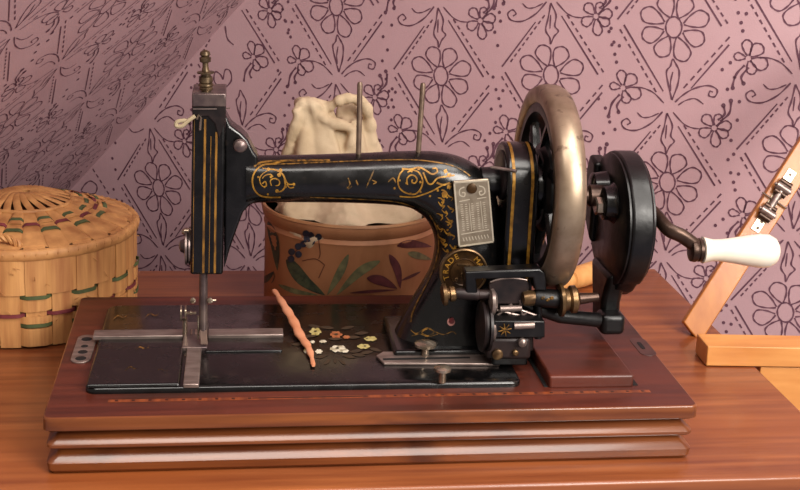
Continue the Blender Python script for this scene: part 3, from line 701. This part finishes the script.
g = G(); plathe(g, 479, 326, 490, 326, YB, [(0, 14), (.1, 25), (.3, 26), (.35, 22), (.6, 22), (.65, 25.5), (.9, 25), (1, 18)], 40); g.make('heart_cam_disc', 'worn_black', W0)
g = G(); plathe(g, 489, 302, 496, 302, YB-.004, [(0, 6), (.2, 13), (.6, 13.5), (1, 9)], 28); g.make('guide_ring', 'steel', W0)
g = G(); plathe(g, 490, 330, 496, 330, YB-.006, [(0, 6), (.2, 11), (.6, 11.5), (1, 7)], 28); g.make('guide_ring', 'steel', W0)
LB = G(); pbox(LB, 494, 321, 545, 338, YB-.012, .018); lb = bev(LB.make('lever_box', 'black_iron', W0), .001)
g = G(); ptube(g, 514, 326, 534, 325, YB-.0125, 3.6); g.make('roller', 'steel', W0)
g = G()
for k_ in range(8):
    a = k_*PI/4+.2; c = PY(505, 330, YB-.0132); g.tube([c, c+V((math.cos(a)*.0052, 0, math.sin(a)*.0052))], [.0007, .0003], 5)
g.make('gold_star', 'gold_worn', W0)
g = G()
for A, B in (((494, 318), (512, 304)), ((500, 322), (520, 306)), ((512, 322), (528, 312)), ((497, 310), (530, 318)), ((515, 308), (538, 316)), ((520, 300), (523, 322))): ptube(g, *A, *B, YB+.002, 1.3, 8)
ptube(g, 500, 309, 521, 308, YB, 3.2)
g.make('thread_lever', 'steel', W0)
for x_, y_ in ((490, 352), (538, 338)):
    g = G(); ptube(g, x_, y_, x_, 296, YB+.006, 4); g.make('support_post', 'black_iron', W0)
g = G(); pbox(g, 486, 338, 531, 360, YB-.010, .030); bev(g.make('clamp_foot', 'worn_black', W0), .003, 3)
g = G(); pbox(g, 492, 354, 528, 366, YB-.008, .030); bev(g.make('clamp_pad', 'black_iron', W0), .002, 3)
g = G()
for x, y, r in ((497, 353.5, 6), (515, 352, 3.4)): g.lathe(PY(x, y, YB-.010), (0, -1, 0), [(0, r*.0007), (.003, r*.0007), (.0038, r*.0004)], 18)
g.make('brass_screw', 'brass', W0)
g = G()
g.lathe(PY(522, 342, YB-.012), (0, -1, 0), [(0, .0035), (.003, .0032), (.0045, .001)], 16); g.make('pivot_screw', 'steel', W0)
# slide gauge at the foot of the pillar
gp = [PZ(x, y, BZ) for x, y in ((376, 358), (383, 354), (484, 352), (500, 354), (500, 366), (384, 365.5))]
sg = bev(G().prism(gp, (0, 0, .0022)).make('slotted_gauge_plate', 'steel', SM), .0006)
a, b = PZ(383, 359.2, BZ+.0024), PZ(470, 357.5, BZ+.0024)
G().prism([a+V((0, -.0016, 0)), b+V((0, -.0016, 0)), b+V((0, .0016, 0)), a+V((0, .0016, 0))], (0, 0, .0002)).make('gauge_slot', 'hole_and_shadow', sg, smooth=0)
for x, y, r in ((425, 357, .0086), (442, 382, .0066)):
    p = PZ(x, y, BZ+.001)
    G().lathe(p, (0, 0, 1), [(0, .003), (.0075, .0028), (.0084, r*.6), (.0096, r), (.0116, r), (.0128, r*.7), (.0132, .001)], 28).make('thumb_screw', 'nickel', SM)

# painted roses on the bed
BD = ['bed_plate']
q = lambda x, y: (290+x/7.27, 310+y/7.27)
g = G(); 
for x, y, a in ((180, 120, 20), (150, 190, 170), (270, 130, 10), (420, 130, -20), (460, 200, 0), (230, 340, 150), (270, 380, 120), (330, 370, 90), (380, 380, 60), (430, 340, 20), (500, 330, 10), (560, 310, -20), (330, 210, 0), (620, 290, 30), (60, 250, 170), (80, 200, 190), (480, 300, 160), (520, 170, -10)):
    c = q(x, y); t = math.radians(a); L_ = 7
    dstroke(g, [(c[0]-math.cos(t)*L_, c[1]-math.sin(t)*3), c, (c[0]+math.cos(t)*L_, c[1]+math.sin(t)*3)], lambda s: 3.2*math.sin(PI*min(max(s, .03), .97)), BD, off=.0003)
g.make('painted_leaves', 'rose_leaf', bed, smooth=0, kind='stuff')
for nm, m, L_ in (('painted_blossom', 'rose_white', [(350, 285, 9, 3.6), (210, 305, 4, 2.4), (240, 232, 4, 1.7), (400, 300, 4, 2), (120, 305, 3, 2), (165, 235, 2.5, 1.6)]),
                  ('painted_blossom', 'rose_yellow', [(185, 160, 6.5, 4), (585, 212, 7, 2.6), (535, 268, 7, 2.6), (120, 295, 3, 1.4)]),
                  ('painted_blossom', 'rose_orange', [(335, 182, 6.6, 3.6), (410, 200, 4, 1.8)])):
    g = G()
    for x, y, r, ry in L_:
        c = q(x, y); ddot(g, *c, r*.62, BD, .0005, ry*.62, 12, .15)
        for t in range(6): ddot(g, c[0]+math.cos(t*1.05)*r*.6, c[1]+math.sin(t*1.05)*ry*.6, r*.36, BD, .00045, ry*.42, 8, .2)
    g.make(nm, m, bed, smooth=0, kind='stuff')
g = G()
for x, y, r in ((345, 282, 1.8), (335, 182, 2.2), (185, 160, 1.6), (560, 212, 1.2), (545, 268, 1.3)): ddot(g, *q(x, y), r, BD, .0008, r*.5, 8, .2)
g.make('blossom_centre', 'rose_leaf', bed, smooth=0, kind='stuff')
g = G()
for x0, y0 in ((130, 372), (160, 374), (140, 352), (118, 318), (150, 316)):
    dstroke(g, [(x0-5, y0+2), (x0, y0-2), (x0+5, y0), (x0+9, y0-2)], 1.3, BD, off=.0026 if y0 > 340 else .0004, taper=.7)
g.make('worn_gilding', 'gold_worn', bed, smooth=0, kind='stuff')

# ------------------------------------------------------------------ thin orange-brown strip lying across the bed
g = G(); zt = BZ+.0026
P = [(274, 290, .012), (280, 299, .010), (287, 310, .0075), (294, 322, .005), (300, 335, .003), (307, 345, .0025), (311, 355, .002), (313.5, 366, .002)]
P3 = [PZ(x, y, BZ+z) for x, y, z in P]
g.tube(catmull(P3, 4), [.0008+.0032*math.sin(PI*min(.93, .12+i/28*.84))+.0005*math.sin(i*1.7) for i in range(29)], 10, flat=.55)
o = g.make('curled_strip', 'strip', None, origin=P3[-1], smooth=60)
setp(o, 'thin bent orange-brown strip lying across the black bed beside the painted flowers', 'strip')

# ------------------------------------------------------------------ round lidded basket
BCx, BCy, BR_ = -.060, .3335, .1010
BK = thing('woven_basket', 'round straw-coloured woven basket with lid and green and red splints', 'basket', (BCx, BCy, 0))
def bp(a, r, z): return V((BCx+math.cos(a)*r, BCy+math.sin(a)*r, z))
G().lathe((BCx, BCy, .001), (0, 0, 1), [(0, BR_*.95), (.002, BR_*.96), (.084, BR_*.975), (.084, .002)], 64).make('liner', 'straw_dark', BK)
NS = 28
for i in range(NS):          # upright splints
    a = 2*PI*i/NS; hw_ = .0088/BR_
    Z_ = [.002, .016, .030, .040, .050, .060, .072, .084]
    vs = []; n = 5
    for z in Z_:
        row = [bp(a+(j/(n-1)*2-1)*hw_, BR_*(.975+.02*z/.084)+.0008+.0004*math.sin(i*3+z*90), z) for j in range(n)]
        vs += row+[p+(V((BCx, BCy, p.z))-p).normalized()*.0009 for p in reversed(row)]
    G().rings([vs[k*2*n:(k+1)*2*n] for k in range(len(Z_))]).make('upright_splint', 'straw', BK, smooth=30)
def weaver(name, z0, z1, m, par, amp=.0019, seg=NS*8, rad=None, out=0):
    R_ = []
    for t in range(seg):
        a = 2*PI*t/seg; s = math.cos(a*NS/2+(PI if par else 0)); s = math.copysign(min(1, abs(s)*2.2), s)
        zz_ = (z0+z1)/2; r = BR_*(.975+.02*zz_/.084)+.0006+amp*s+out; dz = .0006*math.sin(3*a+z0*300)
        R_.append([bp(a, r, z0+dz), bp(a, r, z1+dz), bp(a, r-.0009, z1+dz), bp(a, r-.0009, z0+dz)])
    G().rings(R_, closed=True).make(name, m, BK, smooth=40)
weaver('wide_weaver', .003, .0195, 'straw', 0); weaver('green_weaver', .0202, .0233, 'straw_green', 0, .0028)
weaver('wide_weaver', .024, .0305, 'straw', 0); weaver('red_weaver', .0313, .0345, 'straw_red', 1, .0030); weaver('wide_weaver', .0352, .0465, 'straw', 0)
weaver('green_weaver', .0472, .0505, 'straw_green', 0, .0030); weaver('wide_weaver', .0512, .083, 'straw', 1, .0010)
# lid: cone of radial splints woven with rings, wrapped rim, twisted centre
LZ0, LZ1 = .0885, .1135
def lidz(r): t = r/BR_; return LZ1-(LZ1-LZ0)*(t**1.6)
NL = 28
for i in range(NL):
    a = 2*PI*i/NL; rs_ = [.040, .052, .060, .066, .074, .084, .097]; ringv = []
    for r in rs_:
        h_ = min(.0092, r*PI/NL*.93)
        c = V((math.cos(a), math.sin(a), 0)); q_ = V((-c.y, c.x, 0)); zc = lidz(r)+(.0013 if i % 2 == 0 else .0010)
        cc = V((BCx, BCy, zc))+c*r; ringv.append([cc-q_*h_, cc+V((0, 0, .0006)), cc+q_*h_, cc+q_*h_-V((0, 0, .0009)), cc-V((0, 0, .0005)), cc-q_*h_-V((0, 0, .0009))])
    G().rings(ringv).make('lid_splint', 'straw_lid', BK, smooth=30)
G().lathe((BCx, BCy, 0), (0, 0, 1), [(lidz(.097)-.004, .002), (lidz(.097)-.004, .0965), (lidz(.097)-.0006, .0965), (lidz(.08)-.0006, .08), (lidz(.06)-.0006, .06), (lidz(.035)-.0006, .035), (lidz(.02)-.002, .02)], 56).make('lid_core', 'straw_dark', BK)
def lring(name, r0, r1, m, par, amp):
    R_ = []; seg = NL*8
    for t in range(seg):
        a = 2*PI*t/seg; s = math.cos(a*NL/2+(PI if par else 0)); s = math.copysign(min(1, abs(s)*2.2), s)
        e = [(r, lidz(r)+.0012+amp*s) for r in (r0, r1)]
        R_.append([bp(a, e[0][0], e[0][1]), bp(a, e[1][0], e[1][1]), bp(a, e[1][0], e[1][1]-.0008), bp(a, e[0][0], e[0][1]-.0008)])
    G().rings(R_, closed=True).make(name, m, BK, smooth=40)
lring('lid_ring', .042, .0525, 'straw_lid', 1, .0016); lring('green_ring', .0532, .0565, 'straw_green', 1, .0022); lring('lid_ring', .0572, .0615, 'straw_lid', 1, .0018)
lring('red_ring', .0622, .0655, 'straw_red', 0, .0022); lring('lid_ring', .0662, .0695, 'straw_lid', 1, .0018); lring('green_ring', .0702, .0738, 'straw_green', 1, .0022); lring('lid_ring', .0745, .094, 'straw_lid', 0, .0012)
G().lathe((BCx, BCy, 0), (0, 0, 1), [(.0825, .0990), (.0822, .1018), (.0845, .1034), (.0885, .1035), (.0912, .1020), (.0922, .0995), (.0915, .0970), (.089, .096)], 96).make('lid_rim', 'straw_lid', BK, smooth=50)
g = G()
for i in range(70):
    a0 = 2*PI*i/70; P = [bp(a0+t*.010, .0998+.0038*math.cos(t*1.15-.9), .0872+.0048*math.sin(t*1.15-.9)) for t in range(5)]
    g.tube(P, .0009, 5, flat=.6)
g.make('rim_wrapping', 'straw_lid', BK, kind='stuff')
NK = 22
for i in range(NK):
    a = 2*PI*i/NK; P = [bp(a, .004, lidz(0)+.0035), bp(a+.10, .016, lidz(.01)+.0055), bp(a+.32, .030, lidz(.03)+.0042), bp(a+.45, .041, lidz(.041)+.0015)]
    G().tube(catmull(P, 4), .0034, 8, flat=.4).make('centre_twist', 'straw_lid', BK)
G().tube([bp(t*PI/24, .0415, lidz(.0415)+.0018) for t in range(48)], .0022, 8, closed=True).make('centre_ring', 'straw_lid', BK)
# braided loop handle at the front of the lid
def hp_(t):
    a0 = PY(-4, 240, BCy-.085); b0 = PY(22, 246, BCy-.09)
    c = (a0+b0)/2; return c+V((math.cos(t)*.016, 0, math.sin(t)*.012))
hc = PY(2, 250, BCy-.088)
g = G()
for s in (0, 1, 2):
    P = []
    for t in range(41):
        u = t/40; aa = PI*(-.1+1.2*u); c = hc+V((math.cos(aa)*.0165, -.004*math.sin(aa), math.sin(aa)*.0145-.002)); w_ = u*24+s*2.09
        P.append(c+V((math.cos(w_)*.0022*math.cos(aa), math.sin(w_)*.0022, math.cos(w_)*.0022*math.sin(aa))))
    g.tube(P, .0017, 6)
g.make('braided_loop', 'straw_lid', BK)
g = G(); rn = random.Random(9)
for i in range(26):
    a = rn.uniform(-1.9, .3); z = rn.uniform(.02, .08); p = bp(a, BR_+.002, z); g.tube([p, p+V((rn.uniform(-.004, .006), rn.uniform(-.006, 0), rn.uniform(-.001, .006)))], [.0005, .0002], 4)
g.make('frayed_ends', 'straw', BK, kind='stuff')

# ------------------------------------------------------------------ painted round box behind the machine
TCx, TCy, TR, TZ = .2495, .355, .0885, .103
TN = thing('painted_round_box', 'brown round box painted with olive leaves and berries behind the machine', 'box', (TCx, TCy, 0))
prof = [(0, .002), (0, TR-.004), (.002, TR-.0025), (TZ-.022, TR-.0025), (TZ-.018, TR-.0012), (TZ-.014, TR-.003), (TZ-.010, TR-.0005), (TZ-.003, TR+.0012), (TZ, TR+.0005), (TZ, TR-.002), (TZ-.012, TR-.0045), (.004, TR-.006), (.004, .002)]
tin = G().lathe((TCx, TCy, 0), (0, 0, 1), prof, 96).make('box_wall', 'tin_brown', TN, smooth=40, track=True)
G().lathe((TCx, TCy, 0), (0, 0, 1), [(TZ-.002, TR-.0008), (TZ-.001, TR+.0016), (TZ+.0012, TR+.0006), (TZ+.0008, TR-.0022), (TZ-.002, TR-.0025)], 96).make('box_rim', 'tin_edge', TN)
TB = ['box_wall']
q = lambda P: [(250+x/3.81, 190+y/3.81) for x, y in P]
leafw = lambda m: (lambda s: m*math.sin(PI*min(max(s, .02), .98)**.85))
def leafs(nm, m, L_):
    for P, wd in L_:
        g = G(); dstroke(g, q(P), leafw(wd), TB, off=.0004)
        if g.v: g.make(nm, m, tin, smooth=0)
leafs('painted_leaf', 'leaf_green', [([(70, 120), (95, 200), (105, 305)], 9), ([(140, 265), (200, 340), (285, 400)], 12), ([(45, 300), (75, 330), (50, 380)], 11), ([(145, 255), (190, 310), (250, 370)], 7), ([(40, 330), (60, 340), (92, 310)], 7)])
leafs('painted_leaf', 'leaf_light', [([(375, 245), (340, 320), (295, 400)], 8), ([(495, 270), (420, 310), (330, 400)], 9), ([(600, 240), (640, 250), (690, 265)], 7), ([(110, 360), (170, 385), (260, 400)], 5)])
leafs('painted_leaf', 'leaf_red', [([(445, 335), (500, 345), (560, 375)], 10), ([(530, 245), (560, 300), (572, 375)], 8), ([(380, 392), (470, 385), (560, 380)], 3), ([(560, 212), (620, 205), (690, 215)], 8), ([(575, 345), (620, 325), (650, 310)], 3)])
g = G()
for P in ([(200, 270), (250, 262), (285, 285)], [(262, 190), (268, 240), (262, 262)], [(285, 285), (262, 335)], [(160, 250), (210, 200), (262, 178)]): dstroke(g, q(P), 1.0, TB, off=.0005)
g.make('painted_stem', 'stem_brown', tin, smooth=0, kind='stuff')
g = G()
for x, y in ((160, 235), (158, 262), (185, 215), (205, 205), (218, 185), (232, 172), (236, 195), (262, 178), (186, 245), (214, 165)): ddot(g, *q([(x, y)])[0], 3.5, TB, off=.0006)
g.make('painted_berry', 'berry', tin, smooth=0, kind='stuff')

# ------------------------------------------------------------------ cloth bag stuffed in the box
def lump(c0, path, radii, folds, seed, amp=.14, sqx=1.0, sqy=1.0, n=44):
    R_ = []; P = catmull(path, 5); rr = catmull([(r, 0, 0) for r in radii], 5)
    for i, p in enumerate(P):
        r = rr[i].x; s = i/(len(P)-1); row = []
        for k_ in range(n):
            a = 2*PI*k_/n; f = 1+amp*s**.3*(.6*math.sin(folds*a+seed+s*1.6)+.4*math.sin((folds*2+1)*a+seed*2-s*2))+.10*noise.noise(V((math.cos(a)*2, math.sin(a)*2, s*6+seed)))
            row.append(p+V((math.cos(a)*r*f*sqx, math.sin(a)*r*f*sqy, .12*r*math.sin(folds*a+seed))))
        R_.append(row)
    return R_
g = G()
zb = TZ-.012
cY = TCy
def cpt(x, y, dy=0): return PY(x, y, cY+dy)
g.rings(lump(None, [V((TCx, TCy, TZ-.050)), V((TCx, TCy, TZ-.010)), V((TCx-.003, TCy, TZ+.004)), V((TCx-.008, TCy, TZ+.022)), V((TCx-.010, TCy, TZ+.036))], [.074, .0815, .074, .046, .012], 7, 1.0, .04))
g.rings(lump(None, [cpt(328, 200), cpt(322, 165), cpt(318, 135), cpt(314, 115), cpt(310, 103, -.004), cpt(306, 97, -.006)], [.048, .034, .0235, .0185, .0160, .005], 5, .4, .16, 1.0, .75))
g.rings(lump(None, [cpt(362, 200), cpt(358, 165), cpt(354, 135, .004), cpt(352, 118, .006)], [.034, .026, .0205, .012], 5, 2.1, .16, 1.0, .8))
g.rings(lump(None, [cpt(356, 160, .012), cpt(354, 130, .014), cpt(353, 110, .016), cpt(352, 101, .016)], [.022, .019, .016, .006], 4, 1.1, .10, 1.0, .4))
# gathered ruffle with an open mouth
P = catmull([cpt(x, y, d) for x, y, d in ((322, 116, 0), (330, 106, -.006), (340, 100, -.010), (352, 98, -.008), (364, 104, -.004), (369, 122, 0), (371, 142, 0), (374, 160, 0))], 4)
g.tube(P, [.0044+.0012*math.sin(i*1.9)+.0010*i/10 for i in range(len(P))], 10)
P = catmull([cpt(x, y, d) for x, y, d in ((318, 114, -.010), (330, 122, -.013), (345, 126, -.013), (352, 130, -.010), (351, 145, -.012), (346, 155, -.012))], 4)
g.tube(P, [.0055+.0006*math.sin(i*1.3) for i in range(len(P))], 10)
P = catmull([cpt(x, y, d) for x, y, d in ((296, 108, -.012), (297, 118, -.013), (292, 132, -.01), (288, 148, -.006), (284, 160, 0))], 4)
g.tube(P, [.0048+.0005*math.sin(i*1.1) for i in range(len(P))], 10)
bag = g.make('cloth_bag', 'cloth', None, origin=(TCx, TCy, .005), smooth=180)
rm = bag.modifiers.new('remesh', 'REMESH'); rm.mode = 'VOXEL'; rm.voxel_size = .0016; rm.use_smooth_shade = True
sm_ = bag.modifiers.new('smooth', 'SMOOTH'); sm_.iterations = 6; sm_.factor = .6
tx = bpy.data.textures.new('folds', 'CLOUDS'); tx.noise_scale = .018; tx.noise_depth = 2
dm = bag.modifiers.new('displace', 'DISPLACE'); dm.texture = tx; dm.strength = .0035; dm.mid_level = .5; dm.texture_coords = 'LOCAL'
setp(bag, 'crumpled cream cloth bag with a gathered mouth stuffed into the painted round box', 'bag')

# ------------------------------------------------------------------ turned wooden dowel behind the machine
a = PZ(541, 291, .012); b = PZ(612, 268, .012); d_ = (b-a).normalized(); L_ = (b-a).length
a = a+V((0, .004, 0)); 
DW = G().lathe((a.x, a.y, .0125), V((d_.x, d_.y, 0)), [(0, .006), (.001, .0085), (.010, .0095), (L_*.36, .0098), (L_*.37, .0085), (L_*.40, .0085), (L_*.41, .0108), (L_*.55, .0118), (L_-.002, .0122), (L_, .010)], 32).make('wooden_dowel', 'dowel_wood', None, origin=(a.x, a.y, .0), smooth=40)
setp(DW, 'turned pale wooden rod lying on the table behind the hand wheel', 'rod')

# ------------------------------------------------------------------ wooden frame leaning at the right edge
FRM = thing('wooden_stand', 'orange pine folding stand leaning at the right edge of the table', 'stand', (.60, .27, 0))
# leaning bar
b0 = PZ(693, 331, .006); b1 = PY(817, 136, b0.y+.045)
ax = (b1-b0).normalized(); wdir = ray(750, 240).cross(ax).normalized(); 
if wdir.x < 0: wdir = -wdir
nd = ax.cross(wdir).normalized()
if nd.y > 0: nd = -nd                       # towards the viewer
tilt = Matrix.Rotation(math.radians(14), 3, ax); wdir = tilt @ wdir; nd = tilt @ nd
hwid = .0122
def lb_(s, w_, o): return b0+ax*s+wdir*w_+nd*o
L_ = (b1-b0).length+.12
e0 = [lb_(.002, -hwid, 0), lb_(-.006, hwid, 0), lb_(-.006, hwid, -.010), lb_(.002, -hwid, -.010)]
e1 = [lb_(L_, -hwid, 0), lb_(L_, hwid, 0), lb_(L_, hwid, -.010), lb_(L_, -hwid, -.010)]
LBR = bev(G().hexa(e0+e1).make('leaning_bar', 'pine_dark', FRM), .0012)
# roller catch
def barpt(x, y):
    d = ray(x, y); t = (b0-CC).dot(nd)/d.dot(nd); p = CC+d*t; return (p-b0).dot(ax), (p-b0).dot(wdir)
s1, w1 = barpt(756, 227); s2, w2 = barpt(790, 176)
s1 -= .004; s2 += .006; wm = (w1+w2)/2
g = G().prism([lb_(s1, wm-.0045, 0), lb_(s1, wm+.0045, 0), lb_(s2, wm+.0045, 0), lb_(s2, wm-.0045, 0)], nd*.0010)
HG = bev(g.make('hinge_plate', 'plate_light', LBR), .0003)
g = G()
for f in (.30, .70):
    s = s1+(s2-s1)*f
    g.tube([lb_(s, wm-.0072, .005), lb_(s, wm+.0072, .005)], .0042, 16); g.tube([lb_(s, wm-.009, .005), lb_(s, wm+.009, .005)], .0016, 10)
g.tube([lb_(s1+(s2-s1)*.25, wm, .004), lb_(s1+(s2-s1)*.75, wm, .004)], .0034, 12)
g.make('hinge_knuckle', 'steel', LBR)
g = G()
for f in (.22, .38, .62, .78):
    s = s1+(s2-s1)*f; g.box(lb_(s, wm, .0042), (.0001, .0001, .0001)); g.tube([lb_(s, wm-.0060, .0045), lb_(s, wm+.0060, .0045)], .0030, 12)
g.make('hinge_barrel', 'bronze', LBR)
g = G(); s = s1+(s2-s1)*.5; g.tube([lb_(s, wm-.014, .003), lb_(s, wm+.014, .003)], .0009, 8); g.make('hinge_pin', 'bronze', LBR)
g = G()
for s in (s1+.004, s1+.011, s2-.005): g.lathe(lb_(s, wm+(.001 if s < s2-.01 else 0), .001), nd, [(0, .0016), (.0006, .0012)], 12)
g.make('hinge_screw', 'bronze', LBR)
# crossbar lying on the table and board below it
f0, f1 = PZ(706, 366, .0006), PZ(800, 367.5, .0006); dx = (f1-f0).normalized(); bk = PZ(696, 354, .0006)
dyv = (bk-f0); dyv = V((dyv.x, dyv.y, 0)); dyv = dyv.normalized()*.031; up = V((0, 0, .0188)); far = f0+dx*.34
f0 = f0+V((0, 0, .0)); 
bev(G().hexa([f0, far, far+dyv, f0+dyv, f0+up, far+up, far+dyv+up, f0+dyv+up]).make('crossbar', 'pine', FRM), .0009)
p0 = V((.6065, f0.y+(f1.y-f0.y)*.45+.001, -.0005)); 
dn = V((0, 0, -.062)); e = V((.30, dx.y/dx.x*.30, 0)); th = V((0, .012, 0))
bev(G().hexa([p0+dn, p0+e+dn, p0+e+th+dn, p0+th+dn, p0, p0+e, p0+e+th, p0+th]).make('lower_board', 'pine', FRM), .0008)
